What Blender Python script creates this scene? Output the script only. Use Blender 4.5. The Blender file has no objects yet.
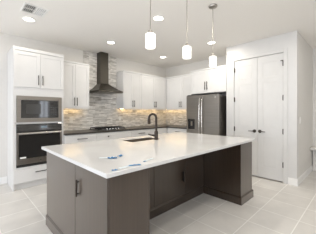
import bpy, bmesh, math, random
from mathutils import Vector, Matrix
random.seed(4)
S = bpy.context.scene
COL = S.collection

# ------------------------------------------------------------------ camera, world, exposure
cam_d = bpy.data.cameras.new('camera')
cam_d.sensor_width = 36.0
cam_d.lens = 203.43 / 316.0 * 36.0
cam_d.shift_y = -5.0 / 316.0
cam_d.clip_start = 0.02
cam = bpy.data.objects.new('camera', cam_d)
COL.objects.link(cam)
cam.location = (0, 0, 1.38)
cam.rotation_euler = (math.radians(90), 0, math.radians(45.774 - 90))
S.camera = cam

W = bpy.data.worlds.new('daylight')
S.world = W
W.use_nodes = True
bg = W.node_tree.nodes['Background']
bg.inputs[0].default_value = (0.94, 1.0, 1.10, 1)
bg.inputs[1].default_value = 7.0

S.view_settings.view_transform = 'Standard'
S.view_settings.look = 'None'
S.view_settings.gamma = 1.0
S.view_settings.use_curve_mapping = False
S.view_settings.exposure = -0.74
S.cycles.max_bounces = 14
S.cycles.diffuse_bounces = 8

RX0, RX1, RY0, RY1, H = -2.8, 6.05, -4.0, 4.88, 2.9


def portal(name, loc, rot, sx, sy):
    d = bpy.data.lights.new(name, 'AREA')
    d.shape = 'RECTANGLE'
    d.size, d.size_y = sx, sy
    d.cycles.is_portal = True
    o = bpy.data.objects.new(name, d)
    o.location, o.rotation_euler = loc, rot
    COL.objects.link(o)


WIN_LEFT = [(-3.4, -1.5, 0.0, 2.45), (-1.0, 1.2, 0.0, 2.45), (2.0, 4.75, 0.0, 2.45)]     # y0, y1, z0, z1
WIN_REAR = [(-1.6, 0.8, 0.9, 2.3), (3.1, 3.62, 0.7, 2.1)]                               # x0, x1, z0, z1
for i, (a, b, c, d) in enumerate(WIN_LEFT):
    portal('daylight_opening', (RX0 - 0.1, (a + b) / 2, (c + d) / 2), (0, math.radians(-90), 0), d - c, b - a)
for i, (a, b, c, d) in enumerate(WIN_REAR):
    portal('daylight_opening', ((a + b) / 2, RY0 - 0.1, (c + d) / 2), (math.radians(90), 0, 0), b - a, d - c)


# ------------------------------------------------------------------ materials
def mat(name, col, rough=0.5, metal=0.0, spec=0.5, emit=None, estr=0.0):
    m = bpy.data.materials.new(name)
    m.use_nodes = True
    b = m.node_tree.nodes['Principled BSDF']
    b.inputs['Base Color'].default_value = (*col, 1)
    b.inputs['Roughness'].default_value = rough
    b.inputs['Metallic'].default_value = metal
    b.inputs['Specular IOR Level'].default_value = spec
    if emit:
        b.inputs['Emission Color'].default_value = (*emit, 1)
        b.inputs['Emission Strength'].default_value = estr
    return m


def N(m, t, **kw):
    n = m.node_tree.nodes.new(t)
    for k, v in kw.items():
        setattr(n, k, v)
    return n


def L(m, a, b):
    m.node_tree.links.new(a, b)


def noisy(m, c1, c2, scale=(8, 8, 8), detail=4, lo=0.35, hi=0.65):
    """two-tone noise as the base colour"""
    b = m.node_tree.nodes['Principled BSDF']
    tc = N(m, 'ShaderNodeTexCoord')
    mp = N(m, 'ShaderNodeMapping')
    mp.inputs['Scale'].default_value = scale
    nz = N(m, 'ShaderNodeTexNoise')
    nz.inputs['Scale'].default_value = 1.0
    nz.inputs['Detail'].default_value = detail
    rp = N(m, 'ShaderNodeValToRGB')
    rp.color_ramp.elements[0].position, rp.color_ramp.elements[1].position = lo, hi
    rp.color_ramp.elements[0].color, rp.color_ramp.elements[1].color = (*c1, 1), (*c2, 1)
    L(m, tc.outputs['Object'], mp.inputs['Vector'])
    L(m, mp.outputs[0], nz.inputs['Vector'])
    L(m, nz.outputs['Fac'], rp.inputs[0])
    L(m, rp.outputs[0], b.inputs['Base Color'])
    return m


M = {}
M['wall'] = noisy(mat('wall_paint', (.7, .67, .62), .85), (.70, .68, .645), (.715, .695, .66), (30, 30, 30))
M['ceiling'] = noisy(mat('ceiling_paint', (.7, .67, .62), .9), (.83, .805, .765), (.845, .82, .78), (40, 40, 40))
M['trim'] = noisy(mat('white_trim_paint', (.84, .83, .81), .45), (.64, .63, .615), (.66, .65, .635), (6, 6, 6))
M['skirting'] = mat('white_gloss_paint', (.84, .83, .81), .35)
M['cabinet'] = noisy(mat('white_cabinet_paint', (.84, .83, .81), .4), (.675, .665, .65), (.695, .685, .67), (5, 5, 5))
M['wood'] = noisy(mat('dark_stained_wood', (.08, .065, .055), .42, spec=.3), (.020, .0110, .0060), (.031, .0185, .0110), (55, 55, 1.6), 6, .3, .7)
_b = M['wood'].node_tree.nodes['Principled BSDF']
_b.inputs['Coat Weight'].default_value = .8
_b.inputs['Specular Tint'].default_value = (1, .8, .62, 1)
_b.inputs['Coat Roughness'].default_value = .22
_b.inputs['Sheen Weight'].default_value = .38
_b.inputs['Sheen Tint'].default_value = (1, .9, .8, 1)
_b.inputs['Sheen Roughness'].default_value = .35
_b.inputs['Coat IOR'].default_value = 1.75
M['quartz'] = noisy(mat('white_quartz', (.86, .85, .83), .15, spec=.32), (.60, .59, .58), (.64, .635, .625), (3, 3, 3), 6)
M['granite'] = noisy(mat('grey_stone', (.12, .11, .1), .3, spec=.35), (.035, .031, .027), (.08, .072, .064), (90, 90, 90))
M['steel'] = noisy(mat('stainless_steel', (.5, .47, .43), .32, 1), (.30, .272, .24), (.335, .305, .27), (2, 2, 120))
M['slate'] = noisy(mat('slate_steel', (.25, .235, .215), .38, .9), (.25, .232, .21), (.285, .265, .242), (2, 2, 120))
M['chrome'] = mat('brushed_bright_metal', (.72, .69, .65), .22, 1)
M['hood'] = noisy(mat('hood_metal', (.2, .19, .17), .42, .85), (.085, .076, .062), (.10, .09, .074), (2, 2, 120))
M['black_glass'] = mat('black_glass', (.022, .021, .02), .06, spec=1.0)
M['window_glass'] = mat('tinted_door_glass', (.05, .048, .045), .15, spec=.5)
M['black'] = mat('black_plastic', (.018, .017, .016), .45)
M['iron'] = mat('cast_iron', (.015, .015, .015), .65, spec=.25)
M['bronze'] = mat('dark_bronze_metal', (.050, .037, .028), .40, .5)
M['pull'] = mat('gunmetal_pull', (.06, .054, .048), .4, .6)
M['plate'] = mat('white_plastic', (.82, .81, .78), .4)
M['slot'] = mat('dark_slot', (.06, .06, .06), .6)
M['glow'] = mat('lit_opal_glass', (.9, .88, .84), .3, emit=(1, .95, .88), estr=3.2)
M['lens'] = mat('lit_lens', (.9, .88, .84), .4, emit=(1, .95, .87), estr=9.0)
M['strip'] = mat('warm_light_strip', (.9, .8, .6), .4, emit=(1, .70, .34), estr=22.0)
M['display'] = mat('lit_display', (.05, .06, .07), .3, emit=(.55, .75, .9), estr=.35)
M['tape'] = noisy(mat('blue_tape', (.03, .16, .42), .7), (.02, .12, .30), (.07, .28, .52), (60, 60, 60))
M['film'] = noisy(mat('pale_blue_film', (.5, .72, .85), .35), (.56, .66, .70), (.63, .69, .71), (40, 40, 40))
M['nickel'] = mat('satin_nickel', (.42, .39, .35), .35, 1)
M['sink'] = mat('sink_steel', (.19, .155, .12), .5, .5)


def floor_material():
    m = mat('floor_tile', (.6, .57, .52), .32)
    b = m.node_tree.nodes['Principled BSDF']
    tc = N(m, 'ShaderNodeTexCoord')
    mp = N(m, 'ShaderNodeMapping')
    mp.inputs['Location'].default_value = (-2.16 + .457 * 20, -1.057 + .457 * 20, 0)
    L(m, tc.outputs['Object'], mp.inputs['Vector'])
    br = N(m, 'ShaderNodeTexBrick')
    br.offset = 0.0
    br.squash = 1.0
    br.inputs['Scale'].default_value = 1.0
    br.inputs['Brick Width'].default_value = .457
    br.inputs['Row Height'].default_value = .457
    br.inputs['Mortar Size'].default_value = .0055
    br.inputs['Mortar Smooth'].default_value = .1
    br.inputs['Color1'].default_value = (.64, .615, .58, 1)
    br.inputs['Color2'].default_value = (.67, .645, .61, 1)
    br.inputs['Mortar'].default_value = (.86, .845, .81, 1)
    L(m, mp.outputs[0], br.inputs['Vector'])
    nz = N(m, 'ShaderNodeTexNoise')
    nz.inputs['Scale'].default_value = 3.5
    nz.inputs['Detail'].default_value = 8
    L(m, tc.outputs['Object'], nz.inputs['Vector'])
    mr = N(m, 'ShaderNodeMapRange')
    mr.inputs['From Min'].default_value, mr.inputs['From Max'].default_value = .3, .7
    mr.inputs['To Min'].default_value, mr.inputs['To Max'].default_value = .93, 1.07
    L(m, nz.outputs['Fac'], mr.inputs['Value'])
    mx = N(m, 'ShaderNodeMix', data_type='RGBA', blend_type='MULTIPLY')
    mx.inputs[0].default_value = 1.0
    L(m, br.outputs['Color'], mx.inputs[6])
    L(m, mr.outputs[0], mx.inputs[7])
    L(m, mx.outputs[2], b.inputs['Base Color'])
    bp = N(m, 'ShaderNodeBump')
    bp.inputs['Strength'].default_value = .25
    bp.inputs['Distance'].default_value = .003
    bp.invert = True
    L(m, br.outputs['Fac'], bp.inputs['Height'])
    L(m, bp.outputs[0], b.inputs['Normal'])
    return m


def stone_material():
    m = mat('stone_strip_tile', (.4, .37, .33), .55)
    b = m.node_tree.nodes['Principled BSDF']
    tc = N(m, 'ShaderNodeTexCoord')
    sp = N(m, 'ShaderNodeSeparateXYZ')
    L(m, tc.outputs['Object'], sp.inputs[0])
    sub = N(m, 'ShaderNodeMath', operation='SUBTRACT')
    L(m, sp.outputs['X'], sub.inputs[0])
    L(m, sp.outputs['Y'], sub.inputs[1])
    cb = N(m, 'ShaderNodeCombineXYZ')
    L(m, sub.outputs[0], cb.inputs['X'])
    L(m, sp.outputs['Z'], cb.inputs['Y'])
    br = N(m, 'ShaderNodeTexBrick')
    br.offset = .37
    br.inputs['Scale'].default_value = 1.0
    br.inputs['Brick Width'].default_value = .17
    br.inputs['Row Height'].default_value = .034
    br.inputs['Mortar Size'].default_value = .002
    br.inputs['Color1'].default_value = (0, 0, 0, 1)
    br.inputs['Color2'].default_value = (1, 1, 1, 1)
    br.inputs['Mortar'].default_value = (.1, .1, .1, 1)
    br.inputs['Bias'].default_value = 0.0
    L(m, cb.outputs[0], br.inputs['Vector'])
    mp = N(m, 'ShaderNodeMapping')
    mp.inputs['Scale'].default_value = (9, 26, 1)
    L(m, cb.outputs[0], mp.inputs['Vector'])
    nz = N(m, 'ShaderNodeTexNoise')
    nz.inputs['Scale'].default_value = 1.0
    nz.inputs['Detail'].default_value = 7
    L(m, mp.outputs[0], nz.inputs['Vector'])
    mx = N(m, 'ShaderNodeMix', data_type='RGBA')
    mx.inputs[0].default_value = .62
    L(m, br.outputs['Color'], mx.inputs[6])
    L(m, nz.outputs['Fac'], mx.inputs[7])
    rp = N(m, 'ShaderNodeValToRGB')
    e = rp.color_ramp.elements
    e[0].position, e[0].color = .18, (.26, .235, .205, 1)
    e[1].position, e[1].color = .80, (.94, .925, .90, 1)
    for p, c in ((.34, (.50, .475, .435, 1)), (.5, (.66, .64, .605, 1)), (.65, (.80, .77, .72, 1))):
        x = e.new(p)
        x.color = c
    L(m, mx.outputs[2], rp.inputs[0])
    L(m, rp.outputs[0], b.inputs['Base Color'])
    bp = N(m, 'ShaderNodeBump')
    bp.inputs['Strength'].default_value = .5
    bp.inputs['Distance'].default_value = .006
    L(m, mx.outputs[2], bp.inputs['Height'])
    L(m, bp.outputs[0], b.inputs['Normal'])
    return m


M['floor'] = floor_material()
M['stone'] = stone_material()


# ------------------------------------------------------------------ mesh helpers (all in world coordinates)
class MB:
    def __init__(s):
        s.bm = bmesh.new()

    def box(s, x0, x1, y0, y1, z0, z1):
        x0, x1 = min(x0, x1), max(x0, x1)
        y0, y1 = min(y0, y1), max(y0, y1)
        z0, z1 = min(z0, z1), max(z0, z1)
        v = [s.bm.verts.new(p) for p in ((x0, y0, z0), (x1, y0, z0), (x1, y1, z0), (x0, y1, z0),
                                         (x0, y0, z1), (x1, y0, z1), (x1, y1, z1), (x0, y1, z1))]
        for f in ((3, 2, 1, 0), (4, 5, 6, 7), (0, 1, 5, 4), (1, 2, 6, 5), (2, 3, 7, 6), (3, 0, 4, 7)):
            s.bm.faces.new([v[i] for i in f])
        return s

    def rings(s, rings, cap0=True, cap1=True):
        """loft closed rings of equal length"""
        R = [[s.bm.verts.new(p) for p in r] for r in rings]
        n = len(R[0])
        for a, b in zip(R, R[1:]):
            for i in range(n):
                s.bm.faces.new((a[i], a[(i + 1) % n], b[(i + 1) % n], b[i]))
        if cap0:
            s.bm.faces.new(R[0][::-1])
        if cap1:
            s.bm.faces.new(R[-1])
        return s

    def lathe(s, c, prof, n=24, cap0=True, cap1=True):
        """prof = [(radius, z)] around a vertical axis at c"""
        return s.rings([[(c[0] + r * math.cos(2 * math.pi * i / n), c[1] + r * math.sin(2 * math.pi * i / n), z)
                         for i in range(n)] for r, z in prof], cap0, cap1)

    def tube(s, pts, r, n=10):
        pts = [Vector(p) for p in pts]
        rs = r if isinstance(r, (list, tuple)) else [r] * len(pts)
        out = []
        up = None
        for i, p in enumerate(pts):
            t = (pts[min(i + 1, len(pts) - 1)] - pts[max(i - 1, 0)]).normalized()
            if up is None:
                up = t.orthogonal().normalized()
            up = (up - t * up.dot(t)).normalized()
            w = t.cross(up)
            out.append([p + (up * math.cos(2 * math.pi * k / n) + w * math.sin(2 * math.pi * k / n)) * rs[i] for k in range(n)])
        return s.rings(out)

    def build(s, name, m, parent=None, bevel=0.0, smooth=False):
        off = Vector((0, 0, 0))
        q = parent
        while q is not None:
            off += q.location
            q = q.parent
        bmesh.ops.recalc_face_normals(s.bm, faces=s.bm.faces)
        bmesh.ops.translate(s.bm, vec=-off, verts=s.bm.verts)
        me = bpy.data.meshes.new(name)
        s.bm.to_mesh(me)
        s.bm.free()
        me.materials.append(m)
        if smooth:
            for p in me.polygons:
                p.use_smooth = True
        o = bpy.data.objects.new(name, me)
        COL.objects.link(o)
        o.parent = parent
        if bevel:
            b = o.modifiers.new('bevel', 'BEVEL')
            b.width = bevel
            b.segments = 2
            b.limit_method = 'ANGLE'
        if smooth:
            b = o.modifiers.new('edges', 'EDGE_SPLIT')
            b.split_angle = math.radians(40)
        return o


def thing(name, loc, label, cat, group=None, kind=None):
    o = bpy.data.objects.new(name, None)
    o.empty_display_size = .1
    COL.objects.link(o)
    o.location = loc
    return tag(o, label, cat, group, kind)


def tag(o, label=None, cat=None, group=None, kind=None):
    if label:
        o['label'] = label
    if cat:
        o['category'] = cat
    if group:
        o['group'] = group
    if kind:
        o['kind'] = kind
    return o


def struct(o, label=None, cat=None):
    return tag(o, label, cat, None, 'structure')


class Face:
    """a cabinet front plane: 'y' faces -Y at y=c (a runs along x), 'x' faces -X at x=c (a runs along y)"""
    def __init__(s, ax, c):
        s.ax, s.c = ax, c

    def box(s, mb, a0, a1, n0, n1, z0, z1):
        if s.ax == 'y':
            mb.box(a0, a1, s.c - n0, s.c - n1, z0, z1)
        else:
            mb.box(s.c - n0, s.c - n1, a0, a1, z0, z1)

    def p(s, a, n, z):
        return (a, s.c - n, z) if s.ax == 'y' else (s.c - n, a, z)


def pull(F, parent, a, z, length=.17, vertical=True, m='pull', n0=.02, name='handle', r=.0075, so=.03):
    mb = MB()
    h = length / 2
    if vertical:
        mb.tube([F.p(a, n0 + so, z - h), F.p(a, n0 + so, z + h)], r)
        for q in (-.7, .7):
            mb.tube([F.p(a, n0 - .001, z + q * h), F.p(a, n0 + so, z + q * h)], r * .8, 8)
    else:
        mb.tube([F.p(a - h, n0 + so, z), F.p(a + h, n0 + so, z)], r)
        for q in (-.7, .7):
            mb.tube([F.p(a + q * h, n0 - .001, z), F.p(a + q * h, n0 + so, z)], r * .8, 8)
    return mb.build(name, M[m], parent, smooth=True)


def shaker(F, parent, a0, a1, z0, z1, name='door', st=.058, m='cabinet'):
    g = .0018
    a0, a1 = min(a0, a1) + g, max(a0, a1) - g
    z0, z1 = z0 + g, z1 - g
    mb = MB()
    F.box(mb, a0, a0 + st, 0.0005, .02, z0, z1)
    F.box(mb, a1 - st, a1, 0.0005, .02, z0, z1)
    F.box(mb, a0 + st, a1 - st, 0.0005, .02, z0, z0 + st)
    F.box(mb, a0 + st, a1 - st, 0.0005, .02, z1 - st, z1)
    F.box(mb, a0 + st, a1 - st, 0.0005, .010, z0 + st, z1 - st)
    return mb.build(name, M[m], parent)


def slab(F, parent, a0, a1, z0, z1, name='drawer', m='cabinet', th=.02, g=.0018):
    mb = MB()
    F.box(mb, min(a0, a1) + g, max(a0, a1) - g, 0.0005, th, z0 + g, z1 - g)
    return mb.build(name, M[m], parent, bevel=.002)


# ------------------------------------------------------------------ room shell
struct(MB().box(RX0, 6.2, RY0, 5.0, -.1, 0).build('floor', M['floor']), 'pale greige square floor tiles with light grout lines', 'floor')
struct(MB().box(RX0, 6.2, RY0, 5.0, H, H + .1).build('ceiling', M['ceiling']), 'smooth beige white flat ceiling', 'ceiling')
struct(MB().box(RX0, 5.26, 4.88, 5.0, 0, H).build('wall_back', M['wall']), 'pale wall behind the range hood and oven tower', 'wall')
struct(MB().box(5.14, 5.26, 2.31, 4.88, 0, H).build('wall_right', M['wall']), 'pale wall behind the refrigerator', 'wall')

DY0, DY1, DZ, PX = 1.128, 2.122, 2.54, 4.5
mb = MB()
mb.box(PX, PX + .11, .91, DY0, 0, H)
mb.box(PX, PX + .11, DY1, 2.31, 0, H)
mb.box(PX, PX + .11, DY0, DY1, DZ, H)
struct(mb.build('wall_pantry', M['trim']), 'white wall holding the pantry double doors', 'wall')
struct(MB().box(PX + .11, 5.14, 2.20, 2.31, 0, H).build('wall_alcove', M['wall']), 'white side wall between refrigerator and pantry', 'wall')
struct(MB().box(5.14, 5.26, 1.02, 2.31, 0, H).build('wall_store', M['wall']), 'pale back wall inside the pantry closet', 'wall')
struct(MB().box(PX + .11, 6.05, .91, 1.02, 0, H).build('wall_hall', M['wall']), 'beige hallway wall beside the pantry corner', 'wall')
struct(MB().box(6.05, 6.2, RY0, 1.02, 0, H).build('wall_end', M['wall']), 'beige wall at the end of the hallway', 'wall')


def holed(name, ax, c0, c1, lo, hi, holes, label):
    mb = MB()
    cur = lo
    def bx(a0, a1, z0, z1):
        if a1 - a0 > 1e-4 and z1 - z0 > 1e-4:
            mb.box(*((c0, c1, a0, a1) if ax == 'x' else (a0, a1, c0, c1)), z0, z1)
    for a, b, z0, z1 in holes:
        bx(cur, a, 0, H)
        bx(a, b, 0, z0)
        bx(a, b, z1, H)
        cur = b
    bx(cur, hi, 0, H)
    return struct(mb.build(name, M['wall']), label, 'wall')


holed('wall_left', 'x', RX0 - .12, RX0, RY0, 5.0, WIN_LEFT, 'pale wall with tall windows left of the kitchen')
holed('wall_rear', 'y', RY0 - .12, RY0, RX0, 6.2, WIN_REAR, 'pale wall with windows behind the viewer')
k = 0
for ax, wins in (('x', WIN_LEFT), ('y', WIN_REAR)):
    for a, b, z0, z1 in wins:
        k += 1
        mb = MB()
        c0, c1 = (RX0 - .09, RX0 - .03) if ax == 'x' else (RY0 - .09, RY0 - .03)
        t = .05
        for q in ((a, a + t, z0, z1), (b - t, b, z0, z1), (a + t, b - t, z0, z0 + t), (a + t, b - t, z1 - t, z1),
                  ((a + b) / 2 - t / 2, (a + b) / 2 + t / 2, z0 + t, z1 - t)):
            mb.box(*((c0, c1, q[0], q[1]) if ax == 'x' else (q[0], q[1], c0, c1)), q[2], q[3])
        struct(mb.build('window_%d' % k, M['trim']), 'white framed window number %d outside the view' % k, 'window')

# baseboards
def base_profile(mb, F, a0, a1, h=.13, t=.014):
    F.box(mb, a0, a1, 0, t, 0, h - .025)
    F.box(mb, a0, a1, 0, t * .55, h - .025, h)
mb = MB()
F_p = Face('x', PX)
base_profile(mb, F_p, .896, DY0 - .075)
base_profile(mb, F_p, DY1 + .075, 2.31)
struct(mb.build('baseboard_pantry', M['skirting']), 'white baseboard beside the pantry doors', 'baseboard')
mb = MB()
base_profile(mb, Face('y', .91), PX, 6.05)
struct(mb.build('baseboard_hall', M['skirting']), 'white baseboard along the hallway wall', 'baseboard')
mb = MB()
base_profile(mb, Face('y', 4.88), RX0, .655)
struct(mb.build('baseboard_back', M['skirting']), 'white baseboard left of the oven tower', 'baseboard')
mb = MB()
base_profile(mb, Face('x', 6.05), -3.9, .895)
struct(mb.build('baseboard_end', M['skirting']), 'white baseboard under the hallway end wall', 'baseboard')

# stone backsplash
mb = MB()
mb.box(1.502, 5.14, 4.868, 4.88, .945, 1.48)
mb.box(2.172, 3.122, 4.868, 4.88, 1.48, H)
mb.box(5.128, 5.14, 3.385, 4.868, .945, 1.48)
struct(mb.build('backsplash_tile', M['stone']), 'grey and tan stone strip tile backsplash', 'tile')

# pantry doors: casing + two three-panel doors
mb = MB()
cw = .07
F_p.box(mb, DY0 - cw, DY0, 0, .016, 0, DZ + cw)
F_p.box(mb, DY1, DY1 + cw, 0, .016, 0, DZ + cw)
F_p.box(mb, DY0, DY1, 0, .016, DZ, DZ + cw)
struct(mb.build('trim_1', M['trim'], bevel=.003), 'white casing around the pantry double doors', 'casing')


def panel_door(name, y0, y1, hinge_y, lever_y, lever_dir, label):
    r = thing(name, (PX + .02, (y0 + y1) / 2, 0.022), label, 'door', None, 'structure')
    F = Face('x', PX + .045)
    zb, zt = .022, DZ - .006
    rows = [(zb, .245), (.90, 1.07), (2.0, 2.08), (2.41, zt)]          # rails
    st = .098
    mb = MB()
    F.box(mb, y0, y0 + st, 0, .04, zb, zt)
    F.box(mb, y1 - st, y1, 0, .04, zb, zt)
    for a, b in rows:
        F.box(mb, y0 + st, y1 - st, 0, .04, a, b)
    for (a, b), (c, d) in zip(rows, rows[1:]):
        F.box(mb, y0 + st, y1 - st, .004, .0365, b, c)                    # sunk field
        q = .03
        ya, yb = y0 + st, y1 - st
        # raised centre with sloped border
        X = lambda n: F.c - n
        mb.rings([[(X(.0365), ya + .012, b + .012), (X(.0365), yb - .012, b + .012), (X(.0365), yb - .012, c - .012), (X(.0365), ya + .012, c - .012)],
                  [(X(.039), ya + q, b + q), (X(.039), yb - q, b + q), (X(.039), yb - q, c - q), (X(.039), ya + q, c - q)]], False, True)
    mb.build('door_leaf', M['trim'], r)
    for z in (.35, 1.0, 1.66, 2.33):
        h = MB()
        h.box(PX - .004, PX + .006, hinge_y - .014, hinge_y + .014, z - .05, z + .045)
        h.tube([(PX - .008, hinge_y, z - .055), (PX - .008, hinge_y, z + .055)], .009, 8)
        if z > 2:
            h.box(PX - .014, PX - .004, hinge_y, hinge_y + .045, z + .045, z + .06)
        h.build('hinge', M['bronze'], r)
    lv = MB()
    x = PX + .005
    lv.tube([(x, lever_y, .975), (x - .012, lever_y, .975)], .034, 18)
    lv.tube([(x - .012, lever_y, .975), (x - .045, lever_y, .975)], .011, 10)
    lv.tube([(x - .045, lever_y - .01 * lever_dir, .975), (x - .047, lever_y + .05 * lever_dir, .975), (x - .044, lever_y + .115 * lever_dir, .972)], [.011, .009, .007], 10)
    lv.build('lever_handle', M['bronze'], r, smooth=True)
    return r


ym = 1.620
panel_door('door_1', ym + .0025, DY1 - .003, DY1 - .006, ym + .055, 1, 'left white three panel pantry door, beside the refrigerator')
panel_door('door_2', DY0 + .003, ym - .0025, DY0 + .006, ym - .055, -1, 'right white three panel pantry door, nearer the hallway')

# pantry inside stays dark behind the closed doors

# light switch on the hallway wall
t = thing('light_switch', (4.745, .91, 1.22), 'white light switch plate on the hallway wall past the pantry corner', 'switch')
MB().box(4.705, 4.785, .903, .9098, 1.155, 1.28).build('cover_plate', M['plate'], t, bevel=.002)
MB().box(4.725, 4.765, .898, .903, 1.185, 1.25).build('rocker', M['plate'], t, bevel=.002)

# low hallway bench
t = thing('hallway_bench', (5.86, .2, 0), 'pale built-in bench ledge at the end of the hallway', 'bench')
MB().box(5.66, 6.045, -.9, .893, .53, .575).build('seat', M['wall'], t, bevel=.004)
MB().box(5.96, 6.03, -.85, .893, .002, .53).build('base', M['wall'], t)


# ------------------------------------------------------------------ oven tower
F_t = Face('y', 4.28)
TX0, TX1 = .66, 1.5
t = thing('oven_tower_cabinet', (1.08, 4.58, 0), 'tall white cabinet housing the microwave and wall oven at far left', 'cabinet')
mb = MB()
mb.box(TX0, TX0 + .02, 4.28, 4.875, .0, 2.47)
mb.box(TX1 - .02, TX1, 4.28, 4.875, .0, 2.47)
for a, b in ((.105, .115), (.36, .392), (1.165, 1.195), (1.67, 1.83), (2.45, 2.47)):
    mb.box(TX0 + .02, TX1 - .02, 4.28, 4.86, a, b)
mb.box(TX0 + .02, TX1 - .02, 4.86, 4.875, .1, 2.47)
mb.box(TX0 + .02, .703, 4.28, 4.30, .392, 1.67)
mb.box(1.462, TX1 - .02, 4.28, 4.30, .392, 1.67)
mb.build('carcass', M['cabinet'], t)
MB().box(TX0 - .003, TX1 + .003, 4.262, 4.878, 2.471, 2.53).build('crown', M['cabinet'], t, bevel=.006)
MB().box(TX0 + .02, TX1 - .02, 4.33, 4.35, .0, .105).build('toe_kick', M['cabinet'], t)
for a, b, s in ((TX0 + .003, 1.078, -1), (1.078, TX1 - .003, 1)):
    d = shaker(F_t, t, a, b, 1.825, 2.462)
    pull(F_t, d, 1.078 + s * .035, 1.965, .18)
d = slab(F_t, t, TX0 + .003, TX1 - .003, .12, .362)
pull(F_t, d, 1.10, .285, .22, False)

t = thing('microwave_oven', (1.08, 4.28, 1.2), 'built-in black microwave in a wide stainless trim frame', 'microwave')
mb = MB()
for q in ((.706, 1.459, 1.197, 1.268), (.706, 1.459, 1.598, 1.668), (.706, .772, 1.268, 1.598), (1.398, 1.459, 1.268, 1.598)):
    mb.box(q[0], q[1], 4.258, 4.279, q[2], q[3])
mb.build('trim_frame', M['steel'], t, bevel=.002)
MB().box(.775, 1.395, 4.27, 4.70, 1.271, 1.595).build('body', M['black'], t)
MB().box(.776, 1.215, 4.256, 4.269, 1.273, 1.593).build('door', M['black_glass'], t, bevel=.002)
MB().box(.85, 1.085, 4.2535, 4.2559, 1.345, 1.525).build('door_window', M['window_glass'], t)
cp = MB().box(1.219, 1.394, 4.256, 4.269, 1.273, 1.593).build('control_panel', M['black_glass'], t, bevel=.002)
MB().box(1.25, 1.36, 4.2535, 4.2559, 1.535, 1.565).build('display', M['black'], cp)
for r_ in range(4):
    for c_ in range(3):
        MB().box(1.25 + c_ * .04, 1.28 + c_ * .04, 4.2545, 4.2559, 1.32 + r_ * .045, 1.345 + r_ * .045).build('button', M['slot'], cp)

t = thing('wall_oven', (1.08, 4.28, .4), 'stainless and black glass wall oven below the microwave', 'oven')
MB().box(.72, 1.45, 4.285, 4.80, .40, 1.155).build('body', M['black'], t)
cp = MB().box(.706, 1.459, 4.258, 4.284, 1.015, 1.162).build('control_panel', M['black_glass'], t, bevel=.002)
MB().box(1.09, 1.19, 4.2555, 4.2579, 1.085, 1.118).build('display', M['display'], cp)
mb = MB()
for q in ((.706, .738, .445, 1.01), (1.427, 1.459, .445, 1.01), (.738, 1.427, .445, .545), (.738, 1.427, .975, 1.01)):
    mb.box(q[0], q[1], 4.256, 4.284, q[2], q[3])
d = mb.build('door', M['steel'], t, bevel=.002)
MB().box(.7385, 1.4265, 4.259, 4.283, .5455, .9745).build('door_glass', M['black_glass'], d)
mb = MB()
mb.tube([(.725, 4.205, .998), (1.44, 4.205, .998)], .014, 12)
for x in (.76, 1.405):
    mb.tube([(x, 4.205, .998), (x, 4.258, .998)], .010, 8)
mb.build('handle', M['chrome'], d, smooth=True)
MB().box(.755, .85, 4.2565, 4.2589, .552, .578).build('sticker', M['plate'], d)
b = MB()
b.tube([(1.08, 4.256, .495), (1.08, 4.2535, .495)], .016, 20)
b.build('badge', M['chrome'], d)
MB().box(.706, 1.459, 4.275, 4.284, .396, .443).build('vent_strip', M['black'], t)


# ------------------------------------------------------------------ wall cabinets
ZB, ZT = 1.475, 2.49


def wall_cabinet(F, a0, a1, doors, label, depth=.325, zb=ZB, zt=ZT, strip=True, crown=True, body=None, pulls=(), hz=None, hl=.18, cr=None):
    mid = F.p((a0 + a1) / 2, -depth / 2, zb)
    t = thing('wall_cabinet', mid, label, 'cabinet', 'white wall cabinets')
    mb = MB()
    ba0, ba1 = body or (a0, a1)
    F.box(mb, ba0 + .001, ba1 - .001, 0, -depth, zb, zt - .03)
    mb.build('carcass', M['cabinet'], t)
    mb = MB()
    c0, c1 = cr or (a0 + .001, a1 - .001)
    F.box(mb, c0, c1, .024, -depth, zt - .03, zt + .005)
    mb.build('crown', M['cabinet'], t, bevel=.006)
    ds = [shaker(F, t, d0, d1, zb + .004, zt - .036) for d0, d1 in doors]
    for i, a in pulls:
        pull(F, ds[i], a, hz or (zb + .135), hl)
    if strip:
        mb = MB()
        F.box(mb, ba0 + .06, ba1 - .06, -depth + .085, -depth + .11, zb - .008, zb - .001)
        mb.build('light_strip', M['strip'], t)
        mb = MB()
        F.box(mb, a0 + .001, a1 - .001 if not cr else cr[1], .018, 0, zb - .021, zb - .0005)
        mb.build('light_rail', M['cabinet'], t)
    return t


F_u = Face('y', 4.55)
wall_cabinet(F_u, 1.502, 2.170, [(1.515, 1.845), (1.845, 2.168)], 'white two door wall cabinet between oven tower and range hood',
             pulls=[(0, 1.845 - .03), (1, 1.845 + .03)])
wall_cabinet(F_u, 3.125, 3.751, [(3.145, 3.448), (3.448, 3.749)], 'white two door wall cabinet just right of the range hood',
             pulls=[(0, 3.448 - .03), (1, 3.448 + .03)])
wall_cabinet(F_u, 3.753, 4.795, [(3.755, 4.285), (4.285, 4.77)], 'wide white two door wall cabinet beside the room corner',
             pulls=[(0, 4.285 - .03), (1, 4.285 + .03)])
F_r = Face('x', 4.80)
wall_cabinet(F_r, 3.365, 4.874, [(3.367, 3.93), (3.93, 4.515)], 'white two door wall cabinet left of the refrigerator, past the corner',
             pulls=[(0, 3.93 - .035), (1, 3.93 + .035)], cr=(3.365, 4.515))
F_f = Face('x', 4.52)
wall_cabinet(F_f, 2.312, 3.363, [(2.318, 2.86), (2.86, 3.335)], 'deep white two door cabinet above the refrigerator', depth=.615, zb=1.865,
             strip=False, pulls=[(0, 2.86 - .03), (1, 2.86 + .03)], hz=2.05, hl=.21)
tag(MB().box(4.50, 5.135, 3.342, 3.362, .002, 1.863).build('refrigerator_side_panel', M['cabinet'], bevel=.001),
    'tall white panel standing along the left side of the refrigerator', 'panel')


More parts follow.
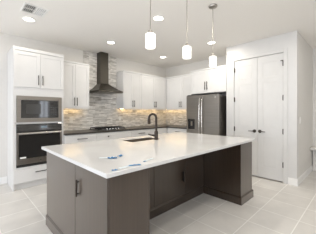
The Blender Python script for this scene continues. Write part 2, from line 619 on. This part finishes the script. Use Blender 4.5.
# ------------------------------------------------------------------ base cabinets and perimeter worktop
F_b = Face('y', 4.25)


def base_cabinet(F, a0, a1, label, depth=.62, handle_at=None, knob_at=None, doors=2):
    t = thing('base_cabinet', F.p((a0 + a1) / 2, -depth / 2, 0), label, 'cabinet', 'white base cabinets')
    mb = MB()
    F.box(mb, a0 + .001, a1 - .001, 0, -depth, .105, .909)
    mb.build('carcass', M['cabinet'], t)
    mb = MB()
    F.box(mb, a0 + .001, a1 - .001, -.06, -depth, 0, .104)
    mb.build('toe_kick', M['cabinet'], t)
    d = slab(F, t, a0, a1, .735, .898)
    if handle_at is not None:
        pull(F, d, handle_at, .812, .22, False)
    if knob_at is not None:
        k = MB()
        k.tube([F.p(knob_at, .02, .812), F.p(knob_at, .035, .812), F.p(knob_at, .036, .812), F.p(knob_at, .05, .812)], [.008, .008, .017, .015], 14)
        k.build('knob', M['pull'], d, smooth=True)
    w = (a1 - a0) / doors
    for i in range(doors):
        dd = shaker(F, t, a0 + i * w, a0 + (i + 1) * w, .11, .73)
        pull(F, dd, a0 + (i + 1) * w - .04 if i == 0 and doors == 2 else a0 + i * w + .04, .62, .17)
    return t


base_cabinet(F_b, 1.502, 2.198, 'white drawer base cabinet just right of the oven tower', handle_at=1.86)
base_cabinet(F_b, 2.20, 3.158, 'white base cabinet under the gas cooktop', knob_at=2.487)
base_cabinet(F_b, 3.16, 3.818, 'white drawer base cabinet right of the cooktop', handle_at=3.49)
base_cabinet(F_b, 3.82, 4.498, 'white base cabinet filling the room corner', handle_at=None, doors=1)
base_cabinet(Face('x', 4.52), 3.385, 4.22, 'white drawer base cabinet left of the refrigerator', depth=.61, handle_at=3.77)

bm = bmesh.new()
pts = [(1.502, 4.21), (4.47, 4.21), (4.47, 3.366), (5.126, 3.366), (5.126, 4.866), (1.502, 4.866)]
mb = MB()
mb.rings([[(x, y, .911) for x, y in pts], [(x, y, .945) for x, y in pts]])
tag(mb.build('countertop', M['granite'], bevel=.002), 'dark grey stone worktop along the back wall and corner', 'countertop')

# gas cooktop
t = thing('gas_cooktop', (2.55, 4.5, .945), 'black gas cooktop with cast iron grates under the hood', 'cooktop')
CX0, CX1, CY0, CY1 = 2.27, 3.06, 4.30, 4.76
MB().box(CX0, CX1, CY0, CY1, .9455, .957).build('base_plate', M['black'], t, bevel=.003)
gw = (CX1 - CX0 - .04) / 3
for i in range(3):
    x0 = CX0 + .02 + i * gw + .004
    x1 = x0 + gw - .008
    mb = MB()
    zz0, zz1 = .985, 1.002
    for q in (CY0 + .06, CY1 - .015):
        mb.box(x0, x1, q - .006, q + .006, zz0, zz1)
    for x in (x0 + .006, x1 - .006, (x0 + x1) / 2):
        mb.box(x - .006, x + .006, CY0 + .06, CY1 - .015, zz0, zz1)
    for y in (CY0 + .17, CY0 + .32):
        mb.box(x0, x1, y - .005, y + .005, zz0, zz1)
    for x in (x0 + .008, x1 - .008):
        for y in (CY0 + .062, CY1 - .02):
            mb.box(x - .007, x + .007, y - .007, y + .007, .957, zz0)
    mb.build('grate', M['iron'], t)
    for y in ((CY0 + .16, CY1 - .12) if i != 1 else (CY0 + .25,)):
        MB().lathe(((x0 + x1) / 2, y), [(.045, .9572), (.045, .966), (.035, .967), (.035, .975), (.028, .978)], 20).build('burner', M['iron'], t, smooth=True)
for i in range(5):
    MB().lathe((CX0 + .25 + i * .08, CY0 + .028), [(.017, .9572), (.017, .962), (.014, .963), (.013, .985), (.011, .987)], 16).build('knob', M['chrome'], t, smooth=True)

# range hood
t = thing('range_hood', (2.65, 4.65, 1.85), 'dark metal chimney range hood on the stone tiled wall', 'hood')
HX0, HX1, HY0, HY1 = 2.305, 2.985, 4.34, 4.866
cx0, cx1, cy0 = 2.53, 2.755, 4.665
mb = MB()
rect = lambda x0, x1, y0, y1, z: [(x0, y0, z), (x1, y0, z), (x1, y1, z), (x0, y1, z)]
rr = [rect(HX0, HX1, HY0, HY1, 1.90)]
for f in (.25, .5, .75, 1.0):
    g = 1 - (1 - f) ** 1.0
    e = f ** 0.82
    rr.append(rect(HX0 + (cx0 - HX0) * e, HX1 + (cx1 - HX1) * e, HY0 + (cy0 - HY0) * e, HY1, 1.90 + (2.10 - 1.90) * f))
mb.rings(rr)
mb.build('canopy', M['hood'], t)
MB().box(HX0, HX1, HY0, HY1, 1.862, 1.8995).build('rim', M['hood'], t, bevel=.003)
MB().box(HX0 + .04, HX1 - .04, HY0 + .04, HY1 - .04, 1.855, 1.8615).build('filter', M['steel'], t)
mb = MB()
mb.box(cx0, cx1, cy0, HY1, 2.1005, 2.52)
mb.box(cx0 + .004, cx1 - .004, cy0 + .004, HY1, 2.52, H - .001)
mb.build('chimney', M['hood'], t, bevel=.001)
for i in range(4):
    x = 2.60 + i * .03
    k = MB()
    k.tube([(x, HY0, 1.88), (x, HY0 - .004, 1.88)], .007, 12)
    k.build('button', M['chrome'], t)

# outlets on the backsplash
def outlet(F, a, z, label):
    t = thing('wall_outlet', F.p(a, 0, z), label, 'outlet', 'outlets on the backsplash')
    mb = MB()
    F.box(mb, a - .038, a + .038, .0004, .006, z - .06, z + .06)
    mb.build('cover_plate', M['plate'], t, bevel=.002)
    for dz in (-.026, .026):
        mb = MB()
        F.box(mb, a - .016, a + .016, .006, .0085, z + dz - .015, z + dz + .015)
        s = mb.build('socket', M['plate'], t)
        mb = MB()
        for q in (-.006, .006):
            F.box(mb, a + q - .0012, a + q + .0012, .0085, .009, z + dz - .005, z + dz + .006)
        mb.build('slots', M['slot'], s)


outlet(Face('y', 4.868), 1.875, 1.20, 'white outlet on the stone tile right of the oven tower')
outlet(Face('y', 4.868), 3.235, 1.20, 'white outlet on the stone tile right of the cooktop')
outlet(Face('x', 5.128), 4.475, 1.18, 'white outlet on the stone tile left of the refrigerator')

# refrigerator
FX, FY0, FY1 = 4.305, 2.40, 3.338
t = thing('refrigerator', (4.7, 2.865, 0), 'dark slate french door refrigerator beside the pantry', 'refrigerator')
MB().box(FX + .075, 5.08, FY0 + .01, FY1 - .01, .06, 1.775).build('body', M['slate'], t, bevel=.004)
MB().box(FX + .12, 5.05, FY0 + .02, FY1 - .02, .003, .0595).build('base_grille', M['black'], t)
ymid = (FY0 + FY1) / 2
dl = MB()
for q in ((FY1 - .045, FY1, .72, 1.80), (ymid + .003, FY1 - .26, .72, 1.80), (FY1 - .26, FY1 - .045, .72, .915), (FY1 - .26, FY1 - .045, 1.20, 1.80)):
    dl.box(FX, FX + .07, *q)
dl = dl.build('door', M['slate'], t)
dl.name = 'door'
dr = MB().box(FX, FX + .07, FY0, ymid - .003, .72, 1.80).build('door', M['slate'], t, bevel=.004)
for d, s in ((dl, 1), (dr, -1)):
    h = MB()
    y = ymid + s * .037
    h.tube([(FX - .01, y, .80), (FX - .045, y, .83), (FX - .058, y, .95), (FX - .062, y, 1.26), (FX - .058, y, 1.58), (FX - .045, y, 1.70), (FX + .0, y, 1.73)], .0125, 12)
    h.tube([(FX, y, .80), (FX - .02, y, .80)], .014, 10)
    h.build('handle', M['chrome'], d, smooth=True)
# dispenser
MB().box(FX + .045, FX + .069, FY1 - .259, FY1 - .046, .916, 1.199).build('dispenser', M['black'], dl)
MB().box(FX - .002, FX + .03, FY1 - .258, FY1 - .047, 1.135, 1.198).build('dispenser_panel', M['black_glass'], dl)
MB().box(FX + .01, FX + .044, FY1 - .17, FY1 - .13, 1.02, 1.134).build('dispenser_lever', M['nickel'], dl)
MB().box(FX + .002, FX + .044, FY1 - .255, FY1 - .05, .917, .93).build('drip_tray', M['nickel'], dl)
for z0, z1 in ((.39, .712), (.07, .382)):
    d = MB().box(FX, FX + .07, FY0, FY1, z0, z1).build('freezer_drawer', M['slate'], t, bevel=.004)
    h = MB()
    h.tube([(FX - .055, FY0 + .08, z1 - .06), (FX - .055, FY1 - .08, z1 - .06)], .012, 10)
    for y in (FY0 + .12, FY1 - .12):
        h.tube([(FX - .055, y, z1 - .06), (FX, y, z1 - .06)], .009, 8)
    h.build('handle', M['chrome'], d, smooth=True)
b = MB()
b.tube([(FX, FY0 + .085, 1.735), (FX - .003, FY0 + .085, 1.735)], .02, 20)
b.build('badge', M['chrome'], dr)
MB().box(FX + .02, FX + .16, FY0 + .01, FY0 + .09, 1.8005, 1.82).build('hinge_cover', M['black'], t)
MB().box(FX + .02, FX + .16, FY1 - .09, FY1 - .01, 1.8005, 1.82).build('hinge_cover', M['black'], t)


# ------------------------------------------------------------------ island
IX0, IX1, IY0, IYR, IY1 = .77, 3.405, 1.305, 1.955, 2.75
t = thing('kitchen_island', (2.1, 2.05, 0), 'large dark-stained wood kitchen island with open seating recess', 'island')
PZ = .125
MB().box(IX0, IX1, IYR, IY1, .0, .911).build('carcass', M['wood'], t)
MB().box(IX0, 1.17, IY0, IYR - .0005, .0, .911).build('corner_column', M['wood'], t, bevel=.002)
MB().box(2.985, IX1, IY0, IYR - .0005, .0, .911).build('support_column', M['wood'], t, bevel=.002)
# plinth with a chamfered top, split into its runs
def plinth(x0, x1, y0, y1, sides):
    e = .018
    a0, a1 = (x0 - e if 'l' in sides else x0), (x1 + e if 'r' in sides else x1)
    b0, b1 = (y0 - e if 'f' in sides else y0), (y1 + e if 'b' in sides else y1)
    i = .012
    c0, c1 = (a0 + i if 'l' in sides else a0), (a1 - i if 'r' in sides else a1)
    d0, d1 = (b0 + i if 'f' in sides else b0), (b1 - i if 'b' in sides else b1)
    mb = MB()
    mb.rings([rect(a0, a1, b0, b1, .001), rect(a0, a1, b0, b1, PZ - .02), rect(c0, c1, d0, d1, PZ)])
    return mb.build('plinth', M['wood'], t)


plinth(IX0 + .001, 1.169, IY0 + .001, IYR - .019, 'lfr')
plinth(2.986, IX1 - .001, IY0 + .001, IYR - .019, 'lfr')
plinth(IX0 + .001, 1.169, IYR - .018, IY1 - .001, 'l')
plinth(2.986, IX1 - .001, IYR - .018, IY1 - .001, 'r')
plinth(1.188, 2.967, IYR + .001, IYR + .02, 'f')
# end door and end panel, facing the left
F_e = Face('x', IX0)
d = slab(F_e, t, IY0 + .006, 1.885, PZ + .004, .905, 'door', 'wood', .006, .001)
pull(F_e, d, 1.81, .70, .15, True, 'bronze', .006, r=.0085, so=.02)
slab(F_e, t, 1.888, IY1 - .002, PZ + .004, .905, 'end_panel', 'wood', .006, .001)
# front face of the corner column
F_c = Face('y', IY0)
slab(F_c, t, IX0 + .004, 1.145, PZ + .004, .905, 'front_panel', 'wood', .005, .001)
# recess doors
F_k = Face('y', IYR)
slab(F_k, t, 1.176, 1.82, PZ + .004, .90, 'recess_panel', 'wood', .012, .001)
d = slab(F_k, t, 1.823, 2.475, PZ + .004, .90, 'door', 'wood', .012, .001)
pull(F_k, d, 2.415, .41, .15, True, 'iron', .012, r=.012, so=.022)
slab(F_k, t, 2.478, 2.978, PZ + .004, .90, 'recess_panel', 'wood', .012, .001)

# quartz top with the sink opening
SX0, SX1, SY0, SY1 = 1.78, 2.36, 2.355, 2.63
QX0, QX1, QY0, QY1, QB, QT = .735, 3.445, 1.272, 2.86, .912, .945
bm_ = MB()
def quad_ring(z):
    o = [bm_.bm.verts.new((x, y, z)) for x, y in ((QX0, QY0), (QX1, QY0), (QX1, QY1), (QX0, QY1))]
    i = [bm_.bm.verts.new((x, y, z)) for x, y in ((SX0, SY0), (SX1, SY0), (SX1, SY1), (SX0, SY1))]
    return o, i
o0, i0 = quad_ring(QB)
o1, i1 = quad_ring(QT)
for k in range(4):
    n = (k + 1) % 4
    bm_.bm.faces.new((o0[k], o0[n], o1[n], o1[k]))
    bm_.bm.faces.new((i0[n], i0[k], i1[k], i1[n]))
    bm_.bm.faces.new((o1[k], o1[n], i1[n], i1[k]))
    bm_.bm.faces.new((o0[n], o0[k], i0[k], i0[n]))
tag(bm_.build('island_countertop', M['quartz'], bevel=.003), 'long glossy white quartz worktop on the dark island', 'countertop')

# the sink is let into the carcass: cut it out of the carcass first
car = [o for o in t.children if o.name.startswith('carcass')][0]
cutter = MB().box(SX0 - .03, SX1 + .03, SY0 - .03, SY1 + .03, .65, 1.0).build('cutter', M['wood'])
cutter.location = (0, 0, 0)
bo = car.modifiers.new('sink_cut', 'BOOLEAN')
bo.object = cutter
bo.operation = 'DIFFERENCE'
bpy.context.view_layer.update()
dg = bpy.context.evaluated_depsgraph_get()
me = bpy.data.meshes.new_from_object(car.evaluated_get(dg))
car.modifiers.clear()
car.data = me
bpy.data.objects.remove(cutter)

s = thing('kitchen_sink', ((SX0 + SX1) / 2, (SY0 + SY1) / 2, .70), 'brownish steel sink basin set into the white island worktop', 'sink')
mb = MB()
i = .012
e, g = .002, .012
ro = lambda q, z: rect(SX0 + q, SX1 - q, SY0 + q, SY1 - q, z)
mb.rings([ro(e, .690), ro(e, QT - .004), ro(g, QT - .004), ro(g + .004, .715), ro(.035, .70)])
mb.build('basin', M['sink'], s)
MB().lathe(((SX0 + SX1) / 2, (SY0 + SY1) / 2), [(.04, .7005), (.04, .703), (.025, .7035)], 20).build('drain', M['nickel'], s)

fx, fy = 2.215, 2.315
t = thing('kitchen_faucet', (fx, fy, QT), 'dark bronze gooseneck faucet beside the island sink', 'faucet')
MB().lathe((fx, fy), [(.036, QT + .0005), (.036, QT + .008), (.031, QT + .012), (.029, QT + .12), (.021, QT + .14)], 20).build('base', M['bronze'], t, smooth=True)
R_ = .068
dirv = Vector((-.25, .97, 0)).normalized()
path = [Vector((fx, fy, QT + .11)), Vector((fx, fy, QT + .22)), Vector((fx, fy, QT + .335))]
for k in range(1, 11):
    a = math.pi * k / 10 * .97
    path.append(Vector((fx, fy, QT + .335)) + dirv * (R_ - R_ * math.cos(a)) + Vector((0, 0, R_ * math.sin(a))))
end = path[-1]
MB().tube(path, .018, 12).build('spout', M['bronze'], t, smooth=True)
MB().tube([end + Vector((0, 0, .002)), end + Vector((0, 0, -.03)), end + Vector((0, 0, -.09)), end + Vector((0, 0, -.10))], [.018, .024, .026, .020], 14).build('spray_head', M['bronze'], t, smooth=True)
MB().tube([(fx, fy, QT + .065), (fx - .045, fy + .02, QT + .068), (fx - .055, fy + .045, QT + .072), (fx - .065, fy + .115, QT + .083)], [.019, .017, .012, .009], 10).build('lever', M['bronze'], t, smooth=True)


# scraps of tape and film on the worktop
def scrap(name, cx_, cy_, w, d, rot, m, label, cat, lift=.004, seed=0, nx=7, ny=4):
    rnd = random.Random(seed)
    bm = bmesh.new()
    top = []
    for j in range(ny):
        row = []
        for i_ in range(nx):
            u, v = (i_ / (nx - 1) - .5) * w, (j / (ny - 1) - .5) * d
            u += rnd.uniform(-.1, .1) * w / nx
            v += rnd.uniform(-.25, .25) * d / ny
            x = cx_ + u * math.cos(rot) - v * math.sin(rot)
            y = cy_ + u * math.sin(rot) + v * math.cos(rot)
            row.append(bm.verts.new((x, y, QT + .0015 + rnd.random() * lift)))
        top.append(row)
    for j in range(ny - 1):
        for i_ in range(nx - 1):
            bm.faces.new((top[j][i_], top[j][i_ + 1], top[j + 1][i_ + 1], top[j + 1][i_]))
    r = bmesh.ops.extrude_face_region(bm, geom=list(bm.faces))
    bmesh.ops.translate(bm, vec=(0, 0, -.0009), verts=[v for v in r['geom'] if isinstance(v, bmesh.types.BMVert)])
    q = MB()
    q.bm.free()
    q.bm = bm
    o = q.build(name, m)
    return tag(o, label, cat, 'scraps of tape and film on the island')


scrap('tape_scrap', 1.022, 1.665, .085, .04, -.6, M['tape'], 'crumpled blue tape scrap, leftmost of the pair at mid worktop', 'tape', .014, 1)
scrap('tape_scrap', 1.131, 1.69, .05, .035, .3, M['tape'], 'small blue tape scrap just right of the crumpled leftmost one', 'tape', .014, 2)
scrap('tape_scrap', 1.022, 1.322, .10, .03, -.5, M['tape'], 'long blue tape strip lying by the front worktop edge', 'tape', .004, 3)
scrap('tape_scrap', .827, 1.312, .045, .024, -.3, M['tape'], 'small blue tape scrap nearest the front worktop corner', 'tape', .006, 4)
scrap('tape_scrap', 1.163, 1.363, .035, .014, .3, M['tape'], 'tiny blue tape bit between the long strip and the pale film', 'tape', .003, 5)
scrap('film_strip', 1.235, 1.385, .13, .02, .25, M['film'], 'thin pale blue film strip furthest right on the worktop', 'film', .003, 6)
scrap('film_strip', .925, 1.33, .10, .03, .05, M['film'], 'pale blue film strip left of the long blue tape', 'film', .002, 7)
scrap('film_strip', 1.00, 1.715, .15, .03, -.7, M['film'], 'pale blue film strip behind the crumpled tape scrap', 'film', .002, 8)


# ------------------------------------------------------------------ ceiling fixtures
def pendant(x, y, label):
    zt_, zb_ = 2.170, 2.033
    t = thing('pendant_light', (x, y, H), label, 'pendant lamp', 'pendant lamps over the island')
    MB().lathe((x, y), [(.012, H - .03), (.055, H - .022), (.062, H - .008), (.062, H - .0005)], 24).build('canopy', M['nickel'], t, smooth=True)
    MB().tube([(x, y, zt_ + .03), (x, y, H - .02)], .0045, 8).build('rod', M['nickel'], t, smooth=True)
    MB().lathe((x, y), [(.022, zt_ + .0005), (.022, zt_ + .035), (.008, zt_ + .042)], 16).build('socket_cap', M['nickel'], t, smooth=True)
    MB().lathe((x, y), [(.047, zb_), (.050, zb_ + .004), (.050, zt_ - .004), (.047, zt_)], 28).build('lamp_shade', M['glow'], t, smooth=True)


pendant(1.388, 1.537, 'white glass pendant lamp nearest the viewer, leftmost of three')
pendant(1.976, 1.526, 'middle white glass pendant lamp over the island')
pendant(2.596, 1.540, 'white glass pendant lamp farthest along, nearest the pantry doors')

for x, y, lab in ((.808, 3.858, 'round recessed ceiling light beside the ceiling vent'),
                  (2.36, 3.894, 'round recessed ceiling light in front of the range hood'),
                  (2.30, 2.352, 'round recessed ceiling light just right of the nearest pendant'),
                  (4.02, 3.932, 'round recessed ceiling light near the room corner'),
                  (3.942, 2.372, 'round recessed ceiling light behind the farthest pendant'),
                  (.808, .80, 'added recessed fill light above the viewer, outside the view'),  # from here on: unseen fixtures, added to brighten the floor and worktop
                  (2.30, .30, 'added recessed fill light in front of the island, outside the view'),
                  (3.942, .25, 'added recessed fill light by the hallway, outside the view')):
    t = thing('recessed_light', (x, y, H), lab, 'ceiling light', 'recessed ceiling lights')
    mb = MB()
    n = 28
    ring = lambda r, z: [(x + r * math.cos(2 * math.pi * i / n), y + r * math.sin(2 * math.pi * i / n), z) for i in range(n)]
    mb.rings([ring(.10, H - .0005), ring(.098, H - .008), ring(.078, H - .010), ring(.076, H - .0005)], False, False)
    mb.build('trim_ring', M['plate'], t, smooth=True)
    MB().lathe((x, y), [(.075, H - .0055), (.075, H - .001)], 28).build('lens', M['lens'], t)
    ld = bpy.data.lights.new('downlight', 'AREA')
    ld.shape = 'DISK'
    ld.size = .14
    ld.energy = 7.0 if x < 1 and y > 3 else 13.0 if y > 3.5 else 20.0 if y < 1 and x < 3 else 12.0 if y < 1 else 22.0
    ld.color = (1.0, .95, .86)
    lo = bpy.data.objects.new('downlight', ld)
    COL.objects.link(lo)
    lo.parent = t
    lo.location = (0, 0, -.012)

# ceiling supply vent
t = thing('ceiling_vent', (.80, 3.455, H), 'white square ceiling air vent with two banks of louvers', 'vent')
VX0, VX1, VY0, VY1 = .64, .96, 3.30, 3.61
mb = MB()
f_ = .022
for q in ((VX0, VX1, VY0, VY0 + f_), (VX0, VX1, VY1 - f_, VY1), (VX0, VX0 + f_, VY0 + f_, VY1 - f_), (VX1 - f_, VX1, VY0 + f_, VY1 - f_),
          (VX0 + f_, VX1 - f_, 3.449, 3.461), (.796, .804, VY0 + f_, VY1 - f_)):
    mb.box(*q, H - .012, H - .0005)
mb.build('frame', M['plate'], t, bevel=.002)
MB().box(VX0 + f_, VX1 - f_, VY0 + f_, VY1 - f_, H - .002, H - .0008).build('backing', M['slot'], t)
for bank, (a, b, tilt) in enumerate(((VX0 + f_, .796, 1), (.804, VX1 - f_, -1))):
    for c, d in ((VY0 + f_, 3.449), (3.461, VY1 - f_)):
        for k in range(6):
            x = a + (k + .5) * (b - a) / 6
            w = .0088 if tilt > 0 else .0075
            dx, dz = w * .75 * tilt, .0045
            mb = MB()
            mb.rings([[(x - dx, c, H - .0075 - dz), (x + dx, c, H - .0075 + dz), (x + dx, c, H - .0065 + dz), (x - dx, c, H - .0065 - dz)],
                      [(x - dx, d, H - .0075 - dz), (x + dx, d, H - .0075 + dz), (x + dx, d, H - .0065 + dz), (x - dx, d, H - .0065 - dz)]])
            mb.build('slat', M['plate'], t)
